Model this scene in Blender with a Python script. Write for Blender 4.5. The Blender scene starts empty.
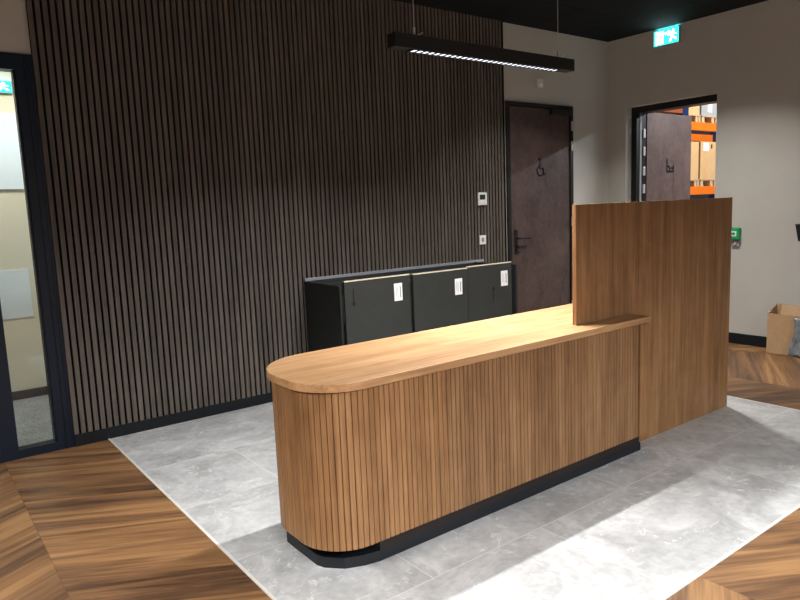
import bpy, bmesh, math, random
from mathutils import Matrix, Vector
random.seed(7)
SC = bpy.context.scene
COL = SC.collection
R = math.radians

# ------------------------------------------------------------------ mesh helpers
class MB:
    """collects boxes, prisms and tubes into one bmesh (world coordinates)"""
    def __init__(self):
        self.bm = bmesh.new()
    def box(self, x0, x1, y0, y1, z0, z1, bev=0.0):
        bm = self.bm
        x0, x1 = min(x0, x1), max(x0, x1); y0, y1 = min(y0, y1), max(y0, y1); z0, z1 = min(z0, z1), max(z0, z1)
        v = [bm.verts.new((x, y, z)) for z in (z0, z1) for x, y in ((x0, y0), (x1, y0), (x1, y1), (x0, y1))]
        fs = [bm.faces.new([v[i] for i in f]) for f in ((3, 2, 1, 0), (4, 5, 6, 7), (0, 1, 5, 4), (1, 2, 6, 5), (2, 3, 7, 6), (3, 0, 4, 7))]
        if bev > 0:
            es = list({e for f in fs for e in f.edges})
            bmesh.ops.bevel(bm, geom=es, offset=bev, segments=2, profile=0.5, affect='EDGES')
        return self
    def prism(self, pts, a0, a1, axis='z', bev=0.0):
        """polygon extruded along an axis; pts are the two other coordinates, in x,y,z order"""
        bm = self.bm
        def P(p, a):
            return {'z': (p[0], p[1], a), 'y': (p[0], a, p[1]), 'x': (a, p[0], p[1])}[axis]
        lo = [bm.verts.new(P(p, a0)) for p in pts]
        hi = [bm.verts.new(P(p, a1)) for p in pts]
        n = len(pts)
        fs = [bm.faces.new(lo[::-1]), bm.faces.new(hi)]
        for i in range(n):
            fs.append(bm.faces.new((lo[i], lo[(i + 1) % n], hi[(i + 1) % n], hi[i])))
        bmesh.ops.recalc_face_normals(bm, faces=fs)
        if bev > 0:
            es = list(set(fs[0].edges) | set(fs[1].edges))
            bmesh.ops.bevel(bm, geom=es, offset=bev, segments=2, profile=0.5, affect='EDGES')
        return self
    def tube(self, pts, r, seg=10):
        bm = self.bm
        pts = [Vector(p) for p in pts]
        rings = []
        for i, p in enumerate(pts):
            d = (pts[min(i + 1, len(pts) - 1)] - pts[max(i - 1, 0)]).normalized()
            u = d.cross(Vector((0, 0, 1)))
            if u.length < 1e-4: u = d.cross(Vector((1, 0, 0)))
            u.normalize(); w = d.cross(u)
            rings.append([bm.verts.new(p + (u * math.cos(2 * math.pi * k / seg) + w * math.sin(2 * math.pi * k / seg)) * r) for k in range(seg)])
        for a, b in zip(rings, rings[1:]):
            for k in range(seg):
                bm.faces.new((a[k], a[(k + 1) % seg], b[(k + 1) % seg], b[k]))
        bm.faces.new(rings[0][::-1]); bm.faces.new(rings[-1])
        return self
    def xform(self, M):
        bmesh.ops.transform(self.bm, matrix=M, verts=self.bm.verts)
        return self

WORLD = {}
def root_loc(o):
    while o.parent: o = o.parent
    return Vector(o.location)

def obj(name, mb, mat, parent=None, origin=None, smooth=False):
    me = bpy.data.meshes.new(name)
    base = root_loc(parent) if parent else (Vector(origin) if origin else Vector((0, 0, 0)))
    bmesh.ops.translate(mb.bm, verts=mb.bm.verts, vec=-base)
    bmesh.ops.recalc_face_normals(mb.bm, faces=mb.bm.faces)
    mb.bm.to_mesh(me); mb.bm.free()
    me.materials.append(mat)
    if smooth:
        for p in me.polygons: p.use_smooth = True
    o = bpy.data.objects.new(name, me); COL.objects.link(o)
    if parent: o.parent = parent
    else: o.location = base
    return o

def tag(o, label=None, cat=None, group=None, kind=None):
    if label: o['label'] = label
    if cat: o['category'] = cat
    if group: o['group'] = group
    if kind: o['kind'] = kind
    return o

def thing(name, label, cat, loc, group=None):
    o = bpy.data.objects.new(name, None); COL.objects.link(o)
    o.location = loc; o.empty_display_size = 0.1
    return tag(o, label, cat, group)

def struct(name, mb, mat, parent=None):
    o = obj(name, mb, mat, parent)
    if not parent: o['kind'] = 'structure'
    return o

def struct_root(name, loc):
    o = bpy.data.objects.new(name, None); COL.objects.link(o); o.location = loc; o['kind'] = 'structure'
    return o

# ------------------------------------------------------------------ material helpers
class NT:
    def __init__(self, name):
        self.m = bpy.data.materials.new(name); self.m.use_nodes = True
        self.t = self.m.node_tree; self.t.nodes.clear()
        self.out = self.n('ShaderNodeOutputMaterial')
    def n(self, kind, **kw):
        nd = self.t.nodes.new(kind)
        for k, v in kw.items(): setattr(nd, k, v)
        return nd
    def link(self, a, b): self.t.links.new(a, b)
    def val(self, sock, v):
        if hasattr(v, 'is_output') or isinstance(v, bpy.types.NodeSocket): self.link(v, sock)
        else: sock.default_value = v
    def math(self, op, a, b=0.0, c=0.0):
        nd = self.n('ShaderNodeMath', operation=op)
        for i, v in enumerate((a, b, c)): self.val(nd.inputs[i], v)
        return nd.outputs[0]
    def coords(self):
        tc = self.n('ShaderNodeTexCoord'); sp = self.n('ShaderNodeSeparateXYZ')
        self.link(tc.outputs['Object'], sp.inputs[0])
        return tc.outputs['Object'], sp.outputs
    def comb(self, x, y, z):
        nd = self.n('ShaderNodeCombineXYZ')
        for i, v in enumerate((x, y, z)): self.val(nd.inputs[i], v)
        return nd.outputs[0]
    def noise(self, vec, scale=1.0, detail=4.0, rough=0.55, dist=0.0):
        nd = self.n('ShaderNodeTexNoise')
        self.link(vec, nd.inputs['Vector'])
        nd.inputs['Scale'].default_value = scale; nd.inputs['Detail'].default_value = detail
        nd.inputs['Roughness'].default_value = rough; nd.inputs['Distortion'].default_value = dist
        return nd.outputs['Fac']
    def white(self, vec):
        nd = self.n('ShaderNodeTexWhiteNoise', noise_dimensions='3D'); self.link(vec, nd.inputs['Vector'])
        return nd.outputs['Value']
    def ramp(self, fac, stops):
        nd = self.n('ShaderNodeValToRGB'); e = nd.color_ramp.elements
        while len(e) > 1: e.remove(e[-1])
        e[0].position = stops[0][0]; e[0].color = (*stops[0][1], 1)
        for p, c in stops[1:]:
            k = e.new(p); k.color = (*c, 1)
        self.val(nd.inputs['Fac'], fac)
        return nd.outputs['Color']
    def mix(self, fac, a, b, mode='MIX'):
        nd = self.n('ShaderNodeMix', data_type='RGBA', blend_type=mode)
        self.val(nd.inputs[0], fac)
        for s, v in ((nd.inputs[6], a), (nd.inputs[7], b)):
            if isinstance(v, tuple): v = (*v, 1) if len(v) == 3 else v
            self.val(s, v)
        return nd.outputs[2]
    def bump(self, h, strength=0.2, dist=0.01):
        nd = self.n('ShaderNodeBump'); self.link(h, nd.inputs['Height'])
        nd.inputs['Strength'].default_value = strength; nd.inputs['Distance'].default_value = dist
        return nd.outputs[0]
    def done(self, color, rough=0.6, metal=0.0, normal=None, spec=0.5):
        b = self.n('ShaderNodeBsdfPrincipled')
        if isinstance(color, tuple): color = (*color, 1)
        self.val(b.inputs['Base Color'], color); self.val(b.inputs['Roughness'], rough)
        b.inputs['Metallic'].default_value = metal
        b.inputs['Specular IOR Level'].default_value = spec
        if normal: self.link(normal, b.inputs['Normal'])
        self.link(b.outputs[0], self.out.inputs[0])
        return self.m

def paint(name, c, rough=0.7, var=0.06, scale=6.0, metal=0.0, spec=0.4, bump=0.0):
    t = NT(name); co, _ = t.coords()
    f = t.noise(co, scale, 3)
    d = tuple(x * (1 - var) for x in c); l = tuple(min(1, x * (1 + var)) for x in c)
    col = t.ramp(f, [(0.3, d), (0.7, l)])
    nrm = t.bump(t.noise(co, 180, 2), bump, 0.002) if bump else None
    return t.done(col, rough, metal, nrm, spec)

def emit(name, c, s):
    t = NT(name); e = t.n('ShaderNodeEmission'); e.inputs[0].default_value = (*c, 1); e.inputs[1].default_value = s
    t.link(e.outputs[0], t.out.inputs[0]); return t.m

def wood(name, dark, mid, light, axis='z', rough=0.45, across=9.0, along=0.7, spec=0.35):
    t = NT(name); co, (x, y, z) = t.coords()
    s = {'x': (along, across, across), 'y': (across, along, across), 'z': (across, across, along)}[axis]
    mp = t.n('ShaderNodeMapping'); t.link(co, mp.inputs[0]); mp.inputs['Scale'].default_value = s
    mp2 = t.n('ShaderNodeMapping'); t.link(co, mp2.inputs[0]); mp2.inputs['Scale'].default_value = tuple(v * (9 if v == across else 4) for v in s)
    a = t.noise(mp.outputs[0], 1.0, 5, 0.6, 0.5)
    b = t.noise(mp2.outputs[0], 1.0, 4, 0.6)
    k = t.noise(co, 5.0, 2, 0.5, 1.5)
    f = t.math('ADD', t.math('MULTIPLY', a, 0.55), t.math('ADD', t.math('MULTIPLY', b, 0.33), t.math('MULTIPLY', k, 0.12)))
    col = t.ramp(f, [(0.37, dark), (0.5, mid), (0.63, light)])
    return t.done(col, rough, 0, t.bump(b, 0.12, 0.002), spec)

# ---- floors
def chevron_floor():
    t = NT('chevron_wood'); co, (x, y, z) = t.coords()
    T30 = math.tan(R(29))
    SEG = 0.9; X0 = -5.655; W = 0.235
    u = t.math('SUBTRACT', x, X0)
    pp = t.n('ShaderNodeMath', operation='PINGPONG'); t.link(u, pp.inputs[0]); pp.inputs[1].default_value = SEG
    p = pp.outputs[0]
    v = t.math('DIVIDE', t.math('ADD', y, t.math('MULTIPLY', p, T30)), W)
    row = t.math('FLOOR', v); side = t.math('FLOOR', t.math('DIVIDE', u, SEG))
    rnd = t.white(t.comb(row, side, 0.3)); rnd2 = t.white(t.comb(side, row, 5.7))
    ga = t.math('ADD', t.math('MULTIPLY', p, 1.1), t.math('MULTIPLY', rnd, 37.0))
    gb = t.math('ADD', t.math('MULTIPLY', v, W * 0.87), t.math('MULTIPLY', rnd2, 11.0))
    g1 = t.noise(t.comb(t.math('MULTIPLY', ga, 0.9), t.math('MULTIPLY', gb, 11.0), rnd), 1.0, 5, 0.6, 0.8)
    g2 = t.noise(t.comb(t.math('MULTIPLY', ga, 3.0), t.math('MULTIPLY', gb, 75.0), rnd2), 1.0, 4, 0.6)
    f = t.math('ADD', t.math('MULTIPLY', g1, 0.62), t.math('MULTIPLY', g2, 0.26))
    f = t.math('ADD', f, t.math('MULTIPLY', t.math('SUBTRACT', rnd, 0.5), 0.14))
    col = t.ramp(f, [(0.29, (0.055, 0.029, 0.016)), (0.38, (0.118, 0.060, 0.030)), (0.47, (0.215, 0.108, 0.047)), (0.58, (0.35, 0.188, 0.078))])
    fr = t.math('FRACT', v)
    e = t.math('MINIMUM', fr, t.math('SUBTRACT', 1.0, fr))
    su = t.math('FRACT', t.math('DIVIDE', u, SEG)); es = t.math('MULTIPLY', t.math('MINIMUM', su, t.math('SUBTRACT', 1.0, su)), SEG / W)
    e = t.math('MINIMUM', e, es)
    line = t.math('SMOOTH_MIN', 1.0, t.math('DIVIDE', e, 0.012), 0.1)
    col = t.mix(t.math('SUBTRACT', 1.0, t.math('MAXIMUM', line, 0.72)), col, (0.05, 0.025, 0.012))
    return t.done(col, t.math('ADD', 0.34, t.math('MULTIPLY', g2, 0.16)), 0, t.bump(g2, 0.08, 0.002), 0.4)

def tile_floor():
    t = NT('grey_marble_tile'); co, (x, y, z) = t.coords()
    TW, TH = 1.17, 0.605
    v = t.math('DIVIDE', t.math('ADD', y, 3.145), TH); row = t.math('FLOOR', v)
    off = t.math('MULTIPLY', t.math('MODULO', t.math('ADD', row, 20.0), 2.0), 0.5)
    u = t.math('ADD', t.math('DIVIDE', t.math('ADD', x, 1.66), TW), off); cl = t.math('FLOOR', u)
    rnd = t.white(t.comb(row, cl, 2.1)); rnd2 = t.white(t.comb(cl, row, 8.8))
    pc = t.comb(t.math('ADD', x, t.math('MULTIPLY', rnd, 31.0)), t.math('ADD', y, t.math('MULTIPLY', rnd2, 17.0)), rnd)
    cloud = t.noise(pc, 2.6, 6, 0.62, 1.2)
    fine = t.noise(pc, 22, 5, 0.65, 0.6)
    f = t.math('ADD', t.math('MULTIPLY', cloud, 0.68), t.math('MULTIPLY', fine, 0.32))
    col = t.ramp(f, [(0.36, (0.35, 0.35, 0.35)), (0.5, (0.495, 0.498, 0.50)), (0.64, (0.66, 0.662, 0.66))])
    # white veins: thin bands where a distorted noise crosses its middle
    vn = t.noise(pc, 1.7, 5, 0.55, 2.2)
    band = t.math('ABSOLUTE', t.math('SUBTRACT', vn, 0.5))
    vein = t.math('MULTIPLY', t.math('SUBTRACT', 1.0, t.math('MINIMUM', t.math('DIVIDE', band, 0.008), 1.0)), t.math('MULTIPLY', t.math('GREATER_THAN', fine, 0.5), 0.8))
    col = t.mix(vein, col, (0.80, 0.785, 0.75))
    fu = t.math('FRACT', u); fv = t.math('FRACT', v)
    eu = t.math('MULTIPLY', t.math('MINIMUM', fu, t.math('SUBTRACT', 1.0, fu)), TW)
    ev = t.math('MULTIPLY', t.math('MINIMUM', fv, t.math('SUBTRACT', 1.0, fv)), TH)
    ed = t.math('MINIMUM', eu, ev)
    joint = t.math('LESS_THAN', ed, 0.0028)
    col = t.mix(t.math('MULTIPLY', joint, 0.75), col, (0.72, 0.70, 0.67))
    return t.done(col, 0.38, 0, None, 0.4)

def ceiling_mat():
    t = NT('black_ceiling_tiles'); co, (x, y, z) = t.coords()
    fx = t.math('FRACT', t.math('DIVIDE', x, 0.6)); fy = t.math('FRACT', t.math('DIVIDE', y, 0.6))
    e = t.math('MINIMUM', t.math('MINIMUM', fx, t.math('SUBTRACT', 1.0, fx)), t.math('MINIMUM', fy, t.math('SUBTRACT', 1.0, fy)))
    line = t.math('LESS_THAN', e, 0.022)
    n = t.noise(co, 90, 3)
    col = t.mix(line, t.ramp(n, [(0.3, (0.006, 0.009, 0.011)), (0.7, (0.010, 0.014, 0.017))]), (0.003, 0.004, 0.005))
    return t.done(col, 0.85, 0, t.bump(t.math('MULTIPLY', line, -1.0), 0.4, 0.004), 0.2)

def mottled(name, c1, c2, rough=0.55, scale=4.0):
    t = NT(name); co, _ = t.coords()
    mp = t.n('ShaderNodeMapping'); t.link(co, mp.inputs[0]); mp.inputs['Scale'].default_value = (1, 1, 0.6)
    f = t.math('ADD', t.math('MULTIPLY', t.noise(mp.outputs[0], scale, 6, 0.65, 0.8), 0.6), t.math('MULTIPLY', t.noise(mp.outputs[0], scale * 8, 4, 0.6), 0.4))
    return t.done(t.ramp(f, [(0.35, c1), (0.65, c2)]), rough, 0, None, 0.4)

def carpet_mat():
    t = NT('grey_carpet'); co, _ = t.coords()
    f = t.noise(co, 60, 4, 0.7); g = t.noise(co, 9, 3)
    f = t.math('ADD', t.math('MULTIPLY', f, 0.75), t.math('MULTIPLY', g, 0.25))
    return t.done(t.ramp(f, [(0.35, (0.14, 0.145, 0.15)), (0.65, (0.36, 0.37, 0.38))]), 0.95, 0, t.bump(f, 0.5, 0.01), 0.1)

def glass_mat():
    t = NT('clear_glass')
    a = t.n('ShaderNodeBsdfTransparent'); a.inputs[0].default_value = (0.93, 0.96, 0.95, 1)
    b = t.n('ShaderNodeBsdfGlossy'); b.inputs['Roughness'].default_value = 0.02
    fr = t.n('ShaderNodeFresnel'); fr.inputs[0].default_value = 1.45
    m = t.n('ShaderNodeMixShader'); t.link(fr.outputs[0], m.inputs[0]); t.link(a.outputs[0], m.inputs[1]); t.link(b.outputs[0], m.inputs[2])
    t.link(m.outputs[0], t.out.inputs[0]); return t.m

M = dict(
    chevron=chevron_floor(), tile=tile_floor(), ceil=ceiling_mat(), carpet=carpet_mat(), glass=glass_mat(),
    wall=paint('warm_grey_wall_paint', (0.50, 0.487, 0.452), 0.85, 0.03, 3.0, spec=0.2),
    reveal=paint('white_reveal_paint', (0.62, 0.61, 0.59), 0.8, 0.03),
    cream=paint('cream_wall_paint', (0.70, 0.655, 0.52), 0.8, 0.03, 2.0, spec=0.2),
    slat=wood('grey_brown_slat_wood', (0.068, 0.058, 0.048), (0.108, 0.092, 0.077), (0.155, 0.133, 0.112), 'z', 0.55, 26.0, 0.9, 0.3),
    felt=paint('black_felt', (0.006, 0.006, 0.006), 0.95, 0.1, 40, spec=0.1),
    oak_v=wood('oak_vertical_grain', (0.185, 0.090, 0.036), (0.315, 0.162, 0.068), (0.44, 0.243, 0.110), 'z', 0.5, 11.0, 0.7),
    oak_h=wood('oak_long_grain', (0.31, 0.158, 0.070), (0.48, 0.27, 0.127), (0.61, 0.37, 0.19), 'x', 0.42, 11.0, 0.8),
    shaded_board=paint('shaded_brown_board', (0.016, 0.011, 0.009), 0.7, 0.15, 12),  # brown base board, recess shade under the slats put into its colour
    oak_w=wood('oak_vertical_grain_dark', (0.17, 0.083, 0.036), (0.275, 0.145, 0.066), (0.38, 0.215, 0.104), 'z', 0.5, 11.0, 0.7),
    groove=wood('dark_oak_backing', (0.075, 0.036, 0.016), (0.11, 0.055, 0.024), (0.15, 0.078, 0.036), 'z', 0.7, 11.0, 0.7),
    plinth=paint('black_blue_laminate', (0.007, 0.010, 0.015), 0.5, 0.1, 8),
    frame=paint('black_blue_metal', (0.005, 0.010, 0.022), 0.4, 0.1, 5, spec=0.3),
    black=paint('black_lacquer', (0.010, 0.010, 0.011), 0.4, 0.1, 10),
    matte=paint('matte_black_metal', (0.012, 0.012, 0.013), 0.5, 0.1, 10),
    base=paint('black_skirting', (0.005, 0.007, 0.010), 0.55, 0.1, 10, spec=0.3),
    carc=paint('dark_grey_laminate', (0.022, 0.025, 0.025), 0.6, 0.1, 14),
    cabdoor=paint('anthracite_laminate', (0.032, 0.035, 0.033), 0.45, 0.08, 8),
    edge=paint('raw_board_edge', (0.72, 0.64, 0.48), 0.6, 0.08, 30),
    rail=paint('satin_aluminium', (0.55, 0.58, 0.66), 0.35, 0.04, 10, metal=0.6),
    steel=paint('brushed_steel', (0.66, 0.66, 0.66), 0.4, 0.05, 20, metal=0.3),
    white=paint('white_plastic', (0.86, 0.86, 0.86), 0.4, 0.02, 10),
    pale=paint('light_grey_plastic', (0.72, 0.72, 0.71), 0.45, 0.03, 10),
    grey=paint('grey_plastic', (0.30, 0.31, 0.32), 0.5, 0.04, 10),
    ink=paint('grey_print', (0.26, 0.27, 0.30), 0.7, 0.05, 10),
    screen=paint('dark_display', (0.02, 0.035, 0.035), 0.2, 0.1, 10),
    door=mottled('rust_brown_laminate', (0.042, 0.026, 0.023), (0.102, 0.067, 0.059), 0.5, 5.0),
    leaf=mottled('brown_grey_laminate', (0.105, 0.065, 0.058), (0.20, 0.134, 0.122), 0.5, 5.0),
    kraft=mottled('cardboard', (0.42, 0.265, 0.14), (0.50, 0.33, 0.185), 0.8, 6.0),
    kraft_l=mottled('pale_cardboard', (0.60, 0.38, 0.18), (0.70, 0.46, 0.24), 0.8, 5.0),
    pallet=mottled('pallet_wood', (0.46, 0.33, 0.19), (0.62, 0.47, 0.30), 0.8, 6.0),
    tape=paint('brown_tape', (0.36, 0.22, 0.11), 0.3, 0.05, 10),
    orange=paint('orange_enamel', (0.85, 0.19, 0.015), 0.4, 0.06, 9),
    shaded_orange=paint('shaded_orange_enamel', (0.30, 0.075, 0.03), 0.45, 0.08, 9),  # orange beams of the left bay, shade put into the colour
    blue=paint('dark_blue_enamel', (0.012, 0.028, 0.10), 0.4, 0.1, 9),
    greybox=paint('grey_carton', (0.36, 0.38, 0.41), 0.7, 0.05, 8),
    bag=paint('grey_plastic_film', (0.20, 0.225, 0.245), 0.3, 0.25, 30, bump=0.3),
    green=paint('green_plastic', (0.015, 0.36, 0.12), 0.35, 0.08, 14),
    concrete=mottled('warehouse_concrete', (0.28, 0.28, 0.27), (0.36, 0.36, 0.35), 0.8, 3.0),
    dim=paint('dark_warehouse_cladding', (0.10, 0.10, 0.11), 0.8, 0.05, 2),
    board=paint('pale_blue_reflection', (0.72, 0.80, 0.86), 0.5, 0.05, 3.0),  # pale tone imitating window reflections in the glass
    trim=paint('pale_metal_edging', (0.72, 0.68, 0.62), 0.4, 0.05, 20),
    diff=emit('lamp_diffuser', (0.84, 0.89, 1.0), 2.2),
    signlit=emit('green_sign_light', (0.03, 0.70, 0.60), 3.0),
    signslot=emit('cyan_sign_slot_light', (0.1, 0.75, 0.85), 12.0),
    signwhite=emit('white_sign_light', (0.80, 1.0, 0.96), 8.0),
)

# ------------------------------------------------------------------ room shell (metres; corner of the two walls at x=0, y=0)
H = 2.93
XL, YF = -8.6, -8.2
struct('floor', MB().box(XL, 0.0, YF, 0.0, -0.08, 0.0), M['chevron'])
struct('tiled_floor', MB().box(-5.085, -1.662, -3.142, -0.024, 0.0, 0.003), M['tile'])
struct('trim_1', MB().box(-5.097, -5.085, -3.154, -0.024, 0.0, 0.004), M['trim'])
struct('trim_2', MB().box(-5.085, -1.650, -3.154, -3.142, 0.0, 0.004), M['trim'])
struct('trim_3', MB().box(-1.662, -1.650, -3.142, -0.024, 0.0, 0.004), M['trim'])
struct('ceiling', MB().box(XL, 0.0, YF, 0.0, H, H + 0.08), M['ceil'])
# back wall with the glazed opening and the toilet door opening
wb = MB()
wb.box(XL - 0.15, -6.66, 0, 0.15, 0, H + 0.08)
wb.box(-6.66, -5.281, 0, 0.15, 2.275, H + 0.08)
wb.box(-5.281, -1.513, 0, 0.15, 0, H + 0.08)
wb.box(-1.513, -0.58, 0, 0.15, 2.258, H + 0.08)
wb.box(-0.58, 0.0, 0, 0.15, 0, H + 0.08)
struct('wall_back', wb, M['wall'])
# right wall with the doorway to the store
wr = MB()
wr.box(0, 0.2, -0.213, 0.15, 0, H + 0.08)
wr.box(0, 0.2, -1.148, -0.213, 2.256, H + 0.08)
wr.box(0, 0.2, YF, -1.148, 0, H + 0.08)
struct('wall_right', wr, M['wall'])
struct('wall_left', MB().box(XL - 0.15, XL, YF, 0, 0, H + 0.08), M['wall'])
struct('wall_front', MB().box(XL - 0.15, 0.2, YF - 0.15, YF, 0, H + 0.08), M['wall'])
struct('baseboard_back', MB().box(-5.281, -1.53, -0.024, 0, 0, 0.075).box(-0.58, 0, -0.014, 0, 0, 0.095), M['base'])
struct('baseboard_right', MB().box(-0.014, 0, YF, -1.148, 0, 0.095), M['base'])

# slatted cladding: one backing, vertical slats
sp = thing('slatted_wall_panel', 'dark grey-brown vertical slat cladding covering the back wall behind the low cabinet', 'wall panel', (-3.4, 0, 0.075))
obj('felt_backing', MB().box(-5.281, -1.53, -0.009, 0, 0.075, H), M['felt'], sp)
sl = MB(); pitch = 0.0384; n = int((5.281 - 1.53) / pitch)
for i in range(n):
    x = -5.279 + i * pitch
    sl.box(x, x + 0.0248, -0.022, -0.009, 0.075, H)
obj('slats', sl, M['slat'], sp)

# ------------------------------------------------------------------ glazed partition at the left
w1 = struct_root('window_1', (-5.6, 0, 0))
f = MB()
f.box(-6.66, -5.281, -0.012, 0.07, 2.187, 2.275)
f.box(-5.372, -5.281, -0.012, 0.07, 0, 2.187)
f.box(-5.668, -5.576, -0.012, 0.07, 0, 2.187)
f.box(-6.66, -6.60, -0.012, 0.07, 0, 2.187)
f.box(-5.576, -5.372, -0.012, 0.07, 0, 0.052)
f.box(-6.60, -5.668, -0.012, 0.07, 0, 0.052)
f.box(-5.384, -5.372, 0.0, 0.06, 0.052, 2.187)
f.box(-5.325, -5.318, -0.020, -0.012, 0, 2.26)
f.box(-5.297, -5.290, -0.018, -0.012, 0, 2.26)
obj('window_frame', f, M['frame'], w1)
obj('glass_pane', MB().box(-5.576, -5.384, 0.026, 0.034, 0.052, 2.187), M['glass'], w1)
obj('glass_pane', MB().box(-6.60, -5.668, 0.026, 0.034, 0.052, 2.187), M['glass'], w1)
obj('window_sill', MB().box(-5.576, -5.372, 0.07, 0.15, 0, 0.03), M['grey'], w1)
# corridor behind the glass
struct('corridor_floor', MB().box(-7.6, -3.2, 0.15, 1.49, -0.08, 0.0), M['carpet'])
struct('corridor_wall', MB().box(-7.6, -3.2, 1.49, 1.6, 0, 2.7), M['cream'])
struct('corridor_wall', MB().box(-7.7, -7.6, 0.15, 1.6, 0, 2.7), M['cream'])
struct('corridor_wall', MB().box(-3.2, -3.1, 0.15, 1.6, 0, 2.7), M['cream'])
struct('corridor_ceiling', MB().box(-7.7, -3.1, 0.15, 1.6, 2.7, 2.78), M['reveal'])
struct('corridor_baseboard', MB().box(-7.6, -3.2, 1.475, 1.49, 0, 0.066), M['frame'])
struct('trim_4', MB().box(-5.281, -5.270, 0.15, 0.30, 0, 2.3), M['cream'])
tag(obj('upper_window_reflection', MB().box(-5.62, -5.155, 1.472, 1.49, 1.60, 2.16, 0.004), M['board'], origin=(-5.39, 1.49, 1.6)), 'pale blue panel imitating a window reflection behind the glazed partition, the upper of two', 'reflection panel')  # panel put in for a window reflection in the glass
tag(obj('lower_window_reflection', MB().box(-5.50, -5.215, 1.484, 1.49, 0.63, 1.00), M['board'], origin=(-5.36, 1.49, 0.63)), 'small pale panel imitating a window reflection low behind the glazed partition', 'paper sheet')  # second panel put in for a reflection

def sign(name, label, P, up, face_n, size, loc):
    """emergency sign: P(u, v, d) gives world points, u right, v up (0..1), d out of the wall in metres"""
    t = thing(name, label, 'exit sign', loc)
    def poly(pts, d0, d1):
        m = MB(); lo = [m.bm.verts.new(P(u, v, d0)) for u, v in pts]; hi = [m.bm.verts.new(P(u, v, d1)) for u, v in pts]
        k = len(pts); m.bm.faces.new(lo); m.bm.faces.new(hi[::-1])
        for i in range(k): m.bm.faces.new((lo[i], hi[i], hi[(i + 1) % k], lo[(i + 1) % k]))
        return m
    def rect(u0, u1, v0, v1): return [(u0, v0), (u1, v0), (u1, v1), (u0, v1)]
    obj('housing', poly(rect(-.03, 1.03, -.05, 1.05), 0, 0.028), M['grey'], t)
    fc = obj('sign_face', poly(rect(0, 1, 0, 1), 0.028, 0.032), M['signlit'], t)
    obj('light_slot', poly(rect(0.04, 0.96, 1.05, 1.06), 0.006, 0.024), M['signslot'], t)
    d0, d1 = 0.032, 0.0335
    pc = MB()
    def add(pts):
        q = poly(pts, d0, d1); me = bpy.data.meshes.new('tmp'); q.bm.to_mesh(me); q.bm.free(); pc.bm.from_mesh(me); bpy.data.meshes.remove(me)
    add(rect(.08, .40, .08, .90))                                              # white doorway
    add([(.46, .62), (.60, .62), (.60, .50), (.74, .70), (.60, .90), (.60, .78), (.46, .78)])   # arrow
    add([(.80 + .045 * math.cos(a), .82 + .08 * math.sin(a)) for a in [i * math.pi / 5 for i in range(10)]])  # head
    add([(.74, .74), (.84, .70), (.80, .42), (.70, .44)])                    # torso
    add([(.72, .46), (.78, .44), (.70, .12), (.64, .14)])                    # leg
    add([(.76, .46), (.81, .42), (.90, .32), (.95, .20), (.90, .18), (.84, .28)])  # other leg
    add([(.82, .70), (.94, .56), (.92, .52), (.80, .64)])                    # arm
    obj('pictogram', pc, M['signwhite'], t)
    return t

sign('exit_sign', 'lit green exit sign with running figure high on the right wall above the doorway',
     lambda u, v, d: (-d, -0.536 - 0.248 * u, 2.768 + 0.135 * v), None, None, None, (0, -0.66, 2.75))
sign('exit_sign', 'lit green exit sign seen through the glazed partition at the far left',
     lambda u, v, d: (-5.44 + 0.25 * u, 1.49 - d, 2.305 + 0.08 * v), None, None, None, (-5.3, 1.49, 2.28))

# ------------------------------------------------------------------ toilet door
d1 = struct_root('door_1', (-1.05, 0, 0))
f = MB()
f.box(-1.513, -1.470, -0.018, 0.10, 0, 2.258); f.box(-0.622, -0.580, -0.018, 0.10, 0, 2.258); f.box(-1.470, -0.622, -0.018, 0.10, 2.222, 2.258)
obj('door_frame', f, M['black'], d1)
obj('door_leaf', MB().box(-1.466, -0.626, -0.006, 0.04, 0.006, 2.218, 0.002), M['door'], d1)
hd = obj('door_handle', MB().box(-1.424, -1.386, -0.016, -0.006, 0.874, 1.104, 0.003), M['matte'], d1)
obj('lever', MB().tube([(-1.405, -0.016, 1.022), (-1.405, -0.055, 1.022), (-1.395, -0.062, 1.022), (-1.262, -0.062, 1.020)], 0.0095), M['matte'], hd)
obj('thumb_turn', MB().tube([(-1.405, -0.016, 0.945), (-1.405, -0.036, 0.945)], 0.016).box(-1.41, -1.335, -0.046, -0.034, 0.938, 0.952, 0.003), M['matte'], hd)
obj('door_closer', MB().box(-0.92, -0.64, -0.045, -0.006, 2.165, 2.215, 0.004), M['matte'], d1)
for z in (2.07, 1.88, 1.145, 0.30):
    obj('hinge', MB().box(-0.616, -0.600, -0.032, -0.016, z - 0.045, z + 0.045, 0.003), M['steel'], d1)
# wheelchair symbol
pg = MB(); cx, cz, yy = -1.055, 1.652, -0.0085
def stroke(mb, pts, w, ax):
    """flat ribbon stroke along 2-D points (horizontal, z) lying on a plane; ax maps (h, z, d) to world"""
    for (a, b) in zip(pts, pts[1:]):
        dx, dz = b[0] - a[0], b[1] - a[1]; L = math.hypot(dx, dz); nx, nz = -dz / L * w / 2, dx / L * w / 2
        ex, ez = dx / L * w / 3, dz / L * w / 3
        q = [(a[0] + nx - ex, a[1] + nz - ez), (b[0] + nx + ex, b[1] + nz + ez), (b[0] - nx + ex, b[1] - nz + ez), (a[0] - nx - ex, a[1] - nz - ez)]
        lo = [mb.bm.verts.new(ax(h, z, 0)) for h, z in q]; hi = [mb.bm.verts.new(ax(h, z, 0.0025)) for h, z in q]
        mb.bm.faces.new(lo); mb.bm.faces.new(hi[::-1])
        for i in range(4): mb.bm.faces.new((lo[i], hi[i], hi[(i + 1) % 4], lo[(i + 1) % 4]))
axA = lambda h, z, d: (h, -0.006 - d, z)
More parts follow.
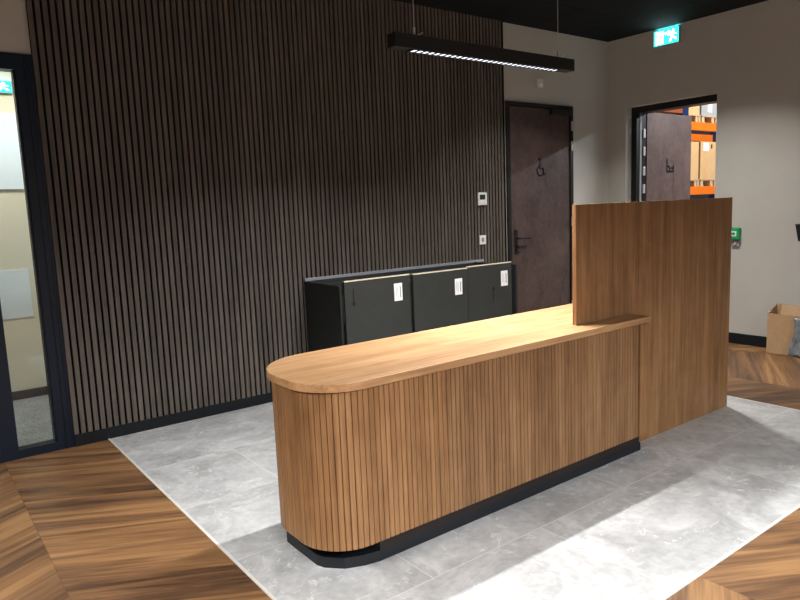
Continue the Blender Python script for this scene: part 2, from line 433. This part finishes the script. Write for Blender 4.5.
stroke(pg, [(cx + 0.046 * math.cos(R(a)), cz - 0.012 + 0.046 * math.sin(R(a))) for a in range(105, 395, 18)], 0.013, axA)
stroke(pg, [(cx - 0.008, cz + 0.078), (cx - 0.006, cz + 0.012), (cx + 0.03, cz + 0.010), (cx + 0.052, cz - 0.045), (cx + 0.068, cz - 0.038)], 0.014, axA)
stroke(pg, [(cx - 0.006, cz + 0.046), (cx + 0.024, cz + 0.044)], 0.010, axA)
stroke(pg, [(cx - 0.018, cz + 0.096), (cx + 0.003, cz + 0.096)], 0.021, axA)
obj('pictogram', pg, M['black'], d1)

# ------------------------------------------------------------------ store doorway with its open door
d2 = struct_root('door_2', (0.2, -0.68, 0))
f = MB()
f.box(0.10, 0.26, -0.272, -0.213, 0, 2.256); f.box(0.10, 0.26, -1.148, -1.098, 0, 2.256); f.box(0.10, 0.26, -1.098, -0.272, 2.196, 2.256)
obj('door_frame', f, M['black'], d2)
obj('frame_seal', MB().box(0.155, 0.185, -0.276, -0.272, 0, 2.196), M['grey'], d2)
lf = MB().box(0.0, 0.85, -0.022, 0.022, 0.008, 2.216, 0.002)
Mx = Matrix.Translation((0.285, -0.250, 0)) @ Matrix.Rotation(R(0.0), 4, 'Z')
obj('door_leaf', lf.xform(Mx), M['leaf'], d2)
for z in (2.0, 1.82, 1.62, 1.44, 1.14, 0.3):
    obj('hinge', MB().box(0.205, 0.240, -0.286, -0.272, z - 0.045, z + 0.045, 0.003), M['steel'], d2)
# pictogram on the open leaf: tall stroke, seat stroke and a low tray with an upturned end
pg = MB(); hx, hz = 0.715, 1.672
axB = lambda h, z, d: (h, -0.272 - d, z)
stroke(pg, [(hx - 0.055, hz + 0.075), (hx - 0.055, hz - 0.055), (hx + 0.065, hz - 0.055), (hx + 0.070, hz + 0.005)], 0.017, axB)
stroke(pg, [(hx - 0.045, hz + 0.0), (hx - 0.010, hz - 0.005), (hx + 0.002, hz - 0.045)], 0.016, axB)
stroke(pg, [(hx + 0.032, hz - 0.018), (hx + 0.048, hz - 0.018)], 0.018, axB)
obj('pictogram', pg, M['black'], d2)
obj('door_handle', MB().box(1.055, 1.09, -0.282, -0.272, 0.88, 1.10, 0.003).tube([(1.07, -0.282, 1.02), (1.07, -0.32, 1.02), (0.94, -0.325, 1.02)], 0.0095), M['matte'], d2)

# ------------------------------------------------------------------ the store beyond
struct('store_floor', MB().box(0.2, 8.5, -7.0, 4.2, -0.08, 0.0), M['concrete'])
struct('store_wall', MB().box(0.2, 8.5, 4.2, 4.35, 0, 6.2), M['dim'])
struct('store_wall', MB().box(8.5, 8.65, -7.0, 4.35, 0, 6.2), M['dim'])
struct('store_wall', MB().box(0.2, 8.65, -7.15, -7.0, 0, 6.2), M['dim'])
struct('store_wall', MB().box(0.0, 0.2, -7.15, 4.35, 3.01, 6.2).box(0.0, 0.2, 0.15, 4.35, 0, 3.01), M['dim'])
struct('store_ceiling', MB().box(0.0, 8.65, -7.15, 4.35, 6.2, 6.3), M['dim'])
rk = thing('pallet_rack', 'orange and blue pallet rack loaded with boxes seen through the open doorway', 'pallet rack', (3.0, 1.3, 0))
RX = ((0.45, 0.55), (2.80, 2.955), (5.50, 5.60))
for x0, x1 in RX:
    for y0, y1 in ((0.80, 0.90), (1.75, 1.85)):
        obj('upright', MB().box(x0, x1, y0, y1, 0, 4.2, 0.004), M['blue'], rk)
    for k in range(5):
        z = 0.3 + k * 0.75
        obj('brace', MB().tube([((x0 + x1) / 2, 0.9, z), ((x0 + x1) / 2, 1.75, z + (0.5 if k % 2 else -0.1) * 1.0)], 0.015, 6), M['blue'], rk)
for y0, y1 in ((0.80, 0.85), (1.80, 1.85)):
    for za in (1.362, 2.260):
        obj('beam', MB().box(2.955, 5.50, y0, y1, za, za + 0.115, 0.004), M['orange'], rk)
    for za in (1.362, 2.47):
        obj('beam', MB().box(0.55, 2.80, y0, y1, za, za + 0.115, 0.004), M['shaded_orange'], rk)

def pallet(x0, x1, z, label):
    t = thing('wooden_pallet', label, 'pallet', ((x0 + x1) / 2, 1.3, z), 'pallets in the store rack')
    d = MB()
    for k in range(6):
        y = 0.82 + k * 0.172
        d.box(x0, x1, y, y + 0.13, z + 0.085, z + 0.10)
    obj('deck', d, M['pallet'], t)
    for xx in (x0, (x0 + x1) / 2 + 0.04, x1 - 0.075):
        b = MB().box(xx, xx + 0.075, 0.82, 1.80, z, z + 0.016)
        for yy in (0.825, 1.27, 1.68): b.box(xx, xx + 0.075, yy, yy + 0.10, z + 0.016, z + 0.085)
        obj('runner', b, M['pallet'], t)

def carton(x0, x1, z0, z1, mat, label, lab=None, holes=(), group=None, y0=0.835, y1=1.70):
    t = thing('cardboard_box', label, 'box', ((x0 + x1) / 2, (y0 + y1) / 2, z0), group)
    obj('carton', MB().box(x0, x1, y0, y1, z0, z1, 0.006), mat, t)
    obj('packing_tape', MB().box((x0 + x1) / 2 - 0.025, (x0 + x1) / 2 + 0.025, y0 + 0.01, y1 - 0.01, z1, z1 + 0.0015), M['tape'], t)
    if lab: obj('label_sticker', MB().box(lab[0], lab[1], y0 - 0.002, y0, lab[2], lab[3]), M['white'], t)['label'] = 'white paper label'
    for hx_, hz_ in holes: obj('hand_hole', MB().box(hx_ - 0.018, hx_ + 0.018, y0 - 0.0012, y0 + 0.001, hz_ - 0.03, hz_ + 0.03), M['black'], t)

pallet(2.965, 3.312, 1.477, 'pale wooden pallet on the lower orange beam under the left tall box')
pallet(3.345, 3.80, 1.477, 'pale wooden pallet on the lower orange beam under the labelled tall box')
pallet(2.965, 3.312, 2.375, 'pale wooden pallet on the upper orange beam under the plain brown box')
pallet(3.345, 3.80, 2.375, 'pale wooden pallet on the upper orange beam under the grey box')
carton(2.97, 3.305, 1.577, 2.105, M['kraft_l'], 'tall brown cardboard box on the lower rack beam, left one beside the open door', None, ((3.06, 2.06),), 'boxes in the store rack')
carton(3.352, 3.79, 1.577, 2.115, M['kraft_l'], 'tall brown cardboard box with a white label on the lower rack beam', (3.42, 3.58, 1.98, 2.10), ((3.655, 2.05),), 'boxes in the store rack')
carton(2.97, 3.305, 2.475, 2.98, M['kraft_l'], 'plain brown cardboard box on the upper rack beam, left of the grey box', None, (), 'boxes in the store rack')
carton(3.352, 3.79, 2.475, 2.98, M['greybox'], 'grey box with a white label on the upper rack beam', (3.52, 3.64, 2.53, 2.70), (), 'boxes in the store rack')

# ------------------------------------------------------------------ reception desk
dk = thing('reception_desk', 'oak reception desk with rounded slatted front, counter top and tall privacy screen', 'reception desk', (-3.4, -2.06, 0.003))
YFR, YBK, XLD, RAD, RADF = -2.364, -1.776, -4.926, 0.268, 0.208
def left_outline(inset, xr, n=14):
    """points from the back right, round the left end, to the front right"""
    r = RAD - inset; rf = RADF - inset; yf = YFR + inset; yb = YBK - inset
    pts = [(xr, yb)]
    pts += [(XLD + RAD + r * math.cos(a), YBK - RAD + r * math.sin(a)) for a in [R(90 + 90 * i / n) for i in range(n + 1)]]
    pts += [(XLD + RADF + rf * math.cos(a), YFR + RADF + rf * math.sin(a)) for a in [R(180 + 90 * i / n) for i in range(n + 1)]]
    pts.append((xr, yf))
    return pts
ct = left_outline(0.0, -2.93)
ct = [(-1.905, YBK)] + ct[1:] + [(-2.93, -2.2215), (-1.905, -2.2215)]
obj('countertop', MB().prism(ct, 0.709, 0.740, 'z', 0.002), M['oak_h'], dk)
# body shell behind the slats
body = left_outline(0.026, -2.935)
body = body + [(-2.935, -2.08), (-4.60, -2.08), (-4.60, YBK - 0.026)]
ob = MB().prism([(p[0], p[1]) for p in body[1:]], 0.108, 0.700, 'z')
obj('desk_body', ob, M['groove'], dk)
# slats following the outline
path = left_outline(0.016, -2.936)
cum = [0]
for a, b in zip(path, path[1:]): cum.append(cum[-1] + math.hypot(b[0] - a[0], b[1] - a[1]))
def at(s):
    for i in range(len(cum) - 1):
        if s <= cum[i + 1] or i == len(cum) - 2:
            k = (s - cum[i]) / (cum[i + 1] - cum[i]); a, b = path[i], path[i + 1]
            d = Vector((b[0] - a[0], b[1] - a[1])).normalized()
            return Vector((a[0] + (b[0] - a[0]) * k, a[1] + (b[1] - a[1]) * k)), d
mb1, mb2 = MB(), MB()
s0 = -2.936 - (XLD + RAD) - 0.02
PIT = 0.0235; wsl = 0.0208
s = s0
while s < cum[-1] - 0.075:
    p, d = at(s + wsl / 2); nrm = Vector((-d.y, d.x)) * -1     # outward
    if (p + nrm * 0.05 - Vector((-4.0, -2.06))).length < (p - Vector((-4.0, -2.06))).length: nrm = -nrm
    q = [p - d * wsl / 2 + nrm * 0.0, p + d * wsl / 2, p + d * wsl / 2 - nrm * 0.009, p - d * wsl / 2 - nrm * 0.009]
    c = 0.0018
    qq = [p - d * (wsl / 2 - c), p + d * (wsl / 2 - c), p + d * wsl / 2 - nrm * c, q[2], q[3], p - d * wsl / 2 - nrm * c]
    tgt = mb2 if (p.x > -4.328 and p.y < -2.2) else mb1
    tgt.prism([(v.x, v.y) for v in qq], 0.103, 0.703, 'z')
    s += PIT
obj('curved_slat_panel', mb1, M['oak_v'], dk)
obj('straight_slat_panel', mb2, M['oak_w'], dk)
obj('end_strip', MB().box(-3.002, -2.934, -2.354, -2.335, 0.103, 0.703, 0.001), M['oak_v'], dk)
obj('end_panel', MB().box(-2.953, -2.934, -2.335, -2.246, 0.103, 0.709), M['oak_v'], dk)
# black plinth with cut corners
pl = [(-2.935, -2.315), (-4.660, -2.315), (-4.723, -2.303), (-4.795, -2.272), (-4.850, -2.213), (-4.863, -2.175), (-4.863, -1.935), (-4.80, -1.86), (-4.70, -1.86), (-4.70, -2.20), (-2.935, -2.20)]
obj('plinth', MB().prism(pl, 0.003, 0.046, 'z', 0.001), M['plinth'], dk)
obj('base_board', MB().box(-4.66, -2.95, -2.316, -2.20, 0.0465, 0.108), M['shaded_board'], dk)
obj('floor_plate', MB().box(-2.933, -2.872, -2.318, -2.250, 0.003, 0.011), M['rail'], dk)['label'] = 'grey metal plate at the plinth end'
# privacy screen: L-shaped board standing on floor and counter
scr = [(-3.383, 0.7405), (-2.932, 0.7405), (-2.932, 0.004), (-1.870, 0.004), (-1.870, 1.330), (-3.383, 1.330)]
obj('privacy_screen', MB().prism(scr, -2.245, -2.222, 'y', 0.0015), M['oak_v'], dk)
obj('side_panel', MB().box(-1.905, -1.870, -2.2215, -1.775, 0.004, 0.709), M['oak_v'], dk)
obj('modesty_panel', MB().box(-2.93, -1.906, -2.2215, -2.200, 0.004, 0.708), M['oak_v'], dk)

# ------------------------------------------------------------------ low cabinet on the back wall
cb = thing('low_cabinet', 'low anthracite storage cabinet without its worktop standing against the slatted wall', 'cabinet', (-2.82, -0.27, 0.003))
c = MB()
c.box(-3.663, -3.640, -0.505, -0.024, 0.003, 0.842); c.box(-1.980, -1.960, -0.535, -0.024, 0.003, 0.850)
c.box(-3.640, -1.980, -0.050, -0.024, 0.003, 0.842); c.box(-3.640, -1.980, -0.505, -0.050, 0.003, 0.08)
c.box(-3.640, -1.980, -0.505, -0.40, 0.800, 0.818); c.box(-3.640, -1.980, -0.16, -0.050, 0.800, 0.818)
c.box(-3.058, -3.040, -0.505, -0.050, 0.08, 0.80); c.box(-2.522, -2.504, -0.505, -0.050, 0.08, 0.80)
obj('carcass', c, M['carc'], cb)
obj('side_edge_band', MB().box(-3.663, -3.645, -0.509, -0.505, 0.003, 0.835), M['cabdoor'], cb)
obj('back_rail', MB().box(-3.663, -1.857, -0.045, -0.024, 0.845, 0.866, 0.001), M['rail'], cb)
def cab_door(x0, x1, ztop, lab, marks, tilt=0.0):
    fwd = -0.522
    Mt = Matrix.Translation((0, fwd, ztop)) @ Matrix.Rotation(R(tilt), 4, 'X') @ Matrix.Translation((0, -fwd, -ztop))
    d = obj('door', MB().box(x0, x1, -0.540, fwd, 0.095, ztop - 0.0035).xform(Mt), M['cabdoor'], cb)
    obj('raw_edge', MB().box(x0, x1, -0.5415, fwd, ztop - 0.0035, ztop + 0.004).xform(Mt), M['edge'], d)['label'] = 'pale raw top edge'
    s_ = obj('label_sticker', MB().box(lab[0], lab[1], -0.5412, -0.540, lab[2], lab[3]).xform(Mt), M['white'], d)
    s_['label'] = 'white paper label'
    pr = MB(); w_ = lab[1] - lab[0]
    pr.box(lab[0] + w_ * .70, lab[0] + w_ * .82, -0.5417, -0.5412, lab[2] + 0.022, lab[3] - 0.024)
    pr.box(lab[0] + w_ * .24, lab[0] + w_ * .27, -0.5417, -0.5412, lab[2] + 0.03, lab[3] - 0.02)
    pr.box(lab[0] + w_ * .42, lab[0] + w_ * .45, -0.5417, -0.5412, lab[2] + 0.02, lab[3] - 0.03)
    obj('label_print', pr.xform(Mt), M['ink'], d)
    for (ax_, a0, a1, down) in marks:
        g = MB(); st = lambda h, z, dd: (h, -0.540 - dd * 0.4, z)
        stroke(g, [(ax_, a0), (ax_, a1)], 0.007, st)
        e_ = a1 if down else a0; sg = 1 if down else -1
        stroke(g, [(ax_ - 0.014, e_ + 0.022 * sg), (ax_, e_), (ax_ + 0.014, e_ + 0.022 * sg)], 0.009, st)
        obj('arrow_mark', g.xform(Mt), M['black'], d)
cab_door(-3.645, -3.090, 0.871, (-3.232, -3.160, 0.693, 0.818), ((-3.575, 0.815, 0.700, True),), tilt=-0.8)
cab_door(-3.056, -2.523, 0.867, (-2.655, -2.580, 0.672, 0.796), ())
cab_door(-2.519, -2.035, 0.875, (-2.158, -2.082, 0.690, 0.812), ((-2.246, 0.692, 0.580, False),))

# ------------------------------------------------------------------ pendant lamp over the desk
YL = -1.80
lp = thing('pendant_lamp', 'long black linear pendant lamp with bright louvre hanging above the desk', 'pendant lamp', (-3.485, YL, 2.07))
LX0, LX1 = -4.120, -2.862
obj('housing', MB().box(LX0, LX1, YL - 0.031, YL + 0.031, 2.069, 2.132, 0.0015), M['matte'], lp)
k = 29; EX0, EX1 = -4.012, -2.985
cells = MB(); lv = MB()
for i in range(k):
    x = EX0 + (EX1 - EX0) * i / k; w_ = (EX1 - EX0) / k
    cells.box(x + w_ * 0.10, x + w_ * 0.90, YL - 0.018, YL + 0.018, 2.0665, 2.0695)
    lv.box(x - w_ * 0.11, x + w_ * 0.11, YL - 0.026, YL + 0.026, 2.0630, 2.0695)
for yy in (YL - 0.026, YL + 0.024): lv.box(EX0, EX1, yy, yy + 0.002, 2.0640, 2.0695)
obj('diffuser', cells, M['diff'], lp)
obj('louvre', lv, M['black'], lp)
for x in (-3.985, -2.966):
    cbl = obj('suspension_cable', MB().tube([(x, YL, 2.15), (x, YL, H)], 0.0016, 6), M['steel'], lp)
    obj('cable_grip', MB().tube([(x, YL, 2.132), (x, YL, 2.172)], 0.006, 8).tube([(x + 0.005, YL, 2.136), (x + 0.028, YL, 2.142), (x + 0.05, YL, 2.154)], 0.003, 6), M['steel'], cbl)

# ------------------------------------------------------------------ small fittings
th = thing('thermostat', 'white wall thermostat with dark display on the slatted wall, above the light switch', 'thermostat', (-1.855, -0.022, 1.337))
obj('casing', MB().box(-1.910, -1.800, -0.042, -0.022, 1.340, 1.452, 0.006), M['white'], th)
obj('display', MB().box(-1.890, -1.826, -0.0432, -0.042, 1.390, 1.432), M['screen'], th)
obj('button_row', MB().box(-1.890, -1.858, -0.0436, -0.042, 1.356, 1.372, 0.002).box(-1.850, -1.820, -0.0436, -0.042, 1.356, 1.372, 0.002), M['white'], th)
ls = thing('light_switch', 'small white light switch on the slatted wall below the thermostat', 'light switch', (-1.853, -0.022, 0.996))
obj('plate', MB().box(-1.892, -1.815, -0.031, -0.022, 0.996, 1.077, 0.003), M['white'], ls)
obj('rocker', MB().box(-1.868, -1.840, -0.035, -0.031, 1.020, 1.056, 0.002), M['grey'], ls)
sn = thing('wall_sensor', 'small white and grey sensor box on the back wall above the toilet door', 'sensor', (-1.055, 0, 2.405))
obj('casing', MB().box(-1.094, -1.016, -0.022, 0, 2.405, 2.482, 0.005), M['pale'], sn)
obj('sensor_lens', MB().box(-1.083, -1.027, -0.030, -0.022, 2.412, 2.440, 0.004), M['white'], sn)
cp = thing('emergency_call_point', 'green emergency door release box on the right wall beside the desk screen', 'call point', (0, -1.352, 0.946))
obj('casing', MB().box(-0.045, 0, -1.400, -1.308, 0.946, 1.052, 0.008), M['green'], cp)
obj('press_plate', MB().box(-0.0475, -0.045, -1.378, -1.328, 0.976, 1.022, 0.001), M['white'], cp)
obj('arrow_mark', MB().prism([(-1.338, 0.992), (-1.353, 0.984), (-1.368, 0.992), (-1.368, 1.006), (-1.353, 1.014), (-1.338, 1.006)], -0.0485, -0.0475, 'x'), M['green'], cp)
ks = thing('key_switch', 'small grey switch plate under the green door release box', 'switch', (0, -1.352, 0.880))
obj('plate', MB().box(-0.018, 0, -1.394, -1.322, 0.885, 0.938, 0.003), M['grey'], ks)
obj('key_barrel', MB().tube([(-0.018, -1.358, 0.911), (-0.030, -1.358, 0.911)], 0.011), M['steel'], ks)
ds = thing('black_wall_object', 'black tapered object of unknown kind on the right wall above the cardboard box', 'dispenser', (0, -1.955, 0.94))  # black object of unknown kind, modelled as a tapered casing
dd = MB().prism([(-1.886, 1.085), (-1.914, 0.945), (-2.010, 0.945), (-2.038, 1.085)], -0.11, -0.0, 'x', 0.004)
obj('casing', dd, M['black'], ds)
obj('bottom_stub', MB().tube([(-0.06, -1.955, 0.945), (-0.06, -1.955, 0.925)], 0.012), M['grey'], ds)

# open cardboard box on the floor by the right wall
bx = thing('cardboard_box', 'open empty brown cardboard box on the wooden floor against the right wall', 'box', (-0.10, -1.86, 0))
bx.rotation_euler = (0, 0, 0)
X0, X1, Y0, Y1, ZT = -0.185, -0.020, -1.730, -2.16, 0.338
w = MB(); tk = 0.006
w.box(X0, X0 + tk, Y0, Y1, 0.0, ZT); w.box(X1 - tk, X1, Y0, Y1, 0.0, ZT + 0.062)
for yy in (Y0 - tk, Y1):
    w.prism([(X0 + tk, 0.0), (X1 - tk, 0.0), (X1 - tk, ZT + 0.060), (X0 + tk, ZT)], yy, yy + tk, 'y')
w.box(X0 + tk, X1 - tk, Y0 - tk, Y1 + tk, 0.0, 0.006)
obj('box_walls', w, M['kraft'], bx)
obj('flap', MB().prism([(X1 - 0.007, ZT + 0.062), (X1 - 0.011, ZT + 0.062), (X1 - 0.050, ZT - 0.02), (X1 - 0.046, ZT - 0.022)], Y0 - 0.05, Y1 + 0.03, 'y'), M['kraft'], bx)
# crumpled grey plastic hanging over the front of the box
bg = bmesh.new(); nu, nv = 14, 16; grid = []
for i in range(nu + 1):
    rowv = []
    for j in range(nv + 1):
        u, v = i / nu, j / nv
        y = -1.945 - 0.19 * u - 0.018 * math.sin(5 * v) * (1 - u)
        z = 0.326 - 0.316 * v
        x = X0 - 0.012 - 0.022 * (0.5 + 0.5 * math.sin(9 * u + 3 * v)) - 0.012 * random.random() - 0.02 * v
        rowv.append(bg.verts.new((x, y, z)))
    grid.append(rowv)
for i in range(nu):
    for j in range(nv): bg.faces.new((grid[i][j], grid[i + 1][j], grid[i + 1][j + 1], grid[i][j + 1]))
gm = MB(); gm.bm.free(); gm.bm = bg
bo = obj('plastic_bag', gm, M['bag'], origin=(-0.22, -2.05, 0.01), smooth=True)
so = bo.modifiers.new('thick', 'SOLIDIFY'); so.thickness = 0.003
tag(bo, 'crumpled grey plastic sheet against the front of the open cardboard box', 'plastic bag')

# ------------------------------------------------------------------ lights
def area(name, loc, sx, sy, power, color=(1, 1, 1), aim=None, spread=180.0):
    l = bpy.data.lights.new(name, 'AREA'); l.shape = 'RECTANGLE'; l.size = sx; l.size_y = sy
    l.energy = power; l.color = color; l.spread = R(spread)
    o = bpy.data.objects.new(name, l); COL.objects.link(o); o.location = loc
    if aim is not None:
        d = Vector(aim) - Vector(loc); o.rotation_euler = d.to_track_quat('-Z', 'Y').to_euler()
    return o
area('pendant_light', (-3.497, YL, 2.0600), 1.03, 0.036, 61, (1.0, 0.985, 0.97), spread=150)
area('ceiling_downlight', (-1.30, -1.35, 2.915), 0.16, 0.16, 36, (1.0, 0.97, 0.92), spread=116)
area('lobby_fill_light', (-5.7, -4.95, 2.07), 1.3, 0.05, 150, (1.0, 0.99, 0.98), spread=150)
area('lobby_fill_light', (-3.6, -6.0, 2.07), 1.3, 0.05, 150, (1.0, 0.99, 0.98), spread=158)
area('lobby_fill_light', (-6.75, -2.4, 2.07), 0.05, 1.3, 62, (1.0, 0.985, 0.965), spread=142)  # added fill for the left floor and slats, no known lamp here
# added cool fill light behind the camera, standing for no known window
o = area('cool_fill_light', (-4.3, -8.12, 1.5), 7.0, 2.6, 27, (0.72, 0.86, 1.0))
o.rotation_euler = (R(90), 0, 0)
# strip lamp in the store, parallel to the wall
o = area('store_strip_lamp', (3.0, -2.70, 3.16), 0.05, 3.0, 85, (0.86, 0.93, 1.0))
o.rotation_euler = (0, R(50), 0)
area('store_rack_fill', (3.6, -1.8, 5.6), 1.2, 1.2, 420, (1.0, 0.96, 0.9), aim=(3.4, 1.0, 1.8))  # lamp added to brighten the rack front
area('corridor_lamp', (-5.4, 0.75, 2.66), 1.6, 0.3, 34, (1.0, 0.98, 0.93))
wd = bpy.data.worlds.new('world'); SC.world = wd; wd.use_nodes = True
wd.node_tree.nodes['Background'].inputs[0].default_value = (0.5, 0.55, 0.6, 1); wd.node_tree.nodes['Background'].inputs[1].default_value = 0.02

# ------------------------------------------------------------------ camera (solved from the vanishing points of the photograph)
cam = bpy.data.cameras.new('camera'); co = bpy.data.objects.new('camera', cam); COL.objects.link(co)
cam.sensor_fit = 'HORIZONTAL'; cam.sensor_width = 36.0; cam.lens = 666.067 / 800 * 36.0; cam.clip_start = 0.05
Rw = [[0.7954503590739284, -0.6046887206494771, -0.04012826146831906], [-0.1148894667829721, -0.0854556978909993, -0.9896957785705093], [0.5950286855870749, 0.7918641770008673, -0.13744813025740457]]
rx, ry, rz = Vector(Rw[0]), -Vector(Rw[1]), -Vector(Rw[2])
mw = Matrix(((rx.x, ry.x, rz.x, -6.0141), (rx.y, ry.y, rz.y, -4.3086), (rx.z, ry.z, rz.z, 1.35), (0, 0, 0, 1)))
co.matrix_world = mw
SC.camera = co
vs = SC.view_settings
vs.view_transform = 'Standard'; vs.look = 'None'; vs.exposure = 0.0; vs.gamma = 1.0; vs.use_curve_mapping = False
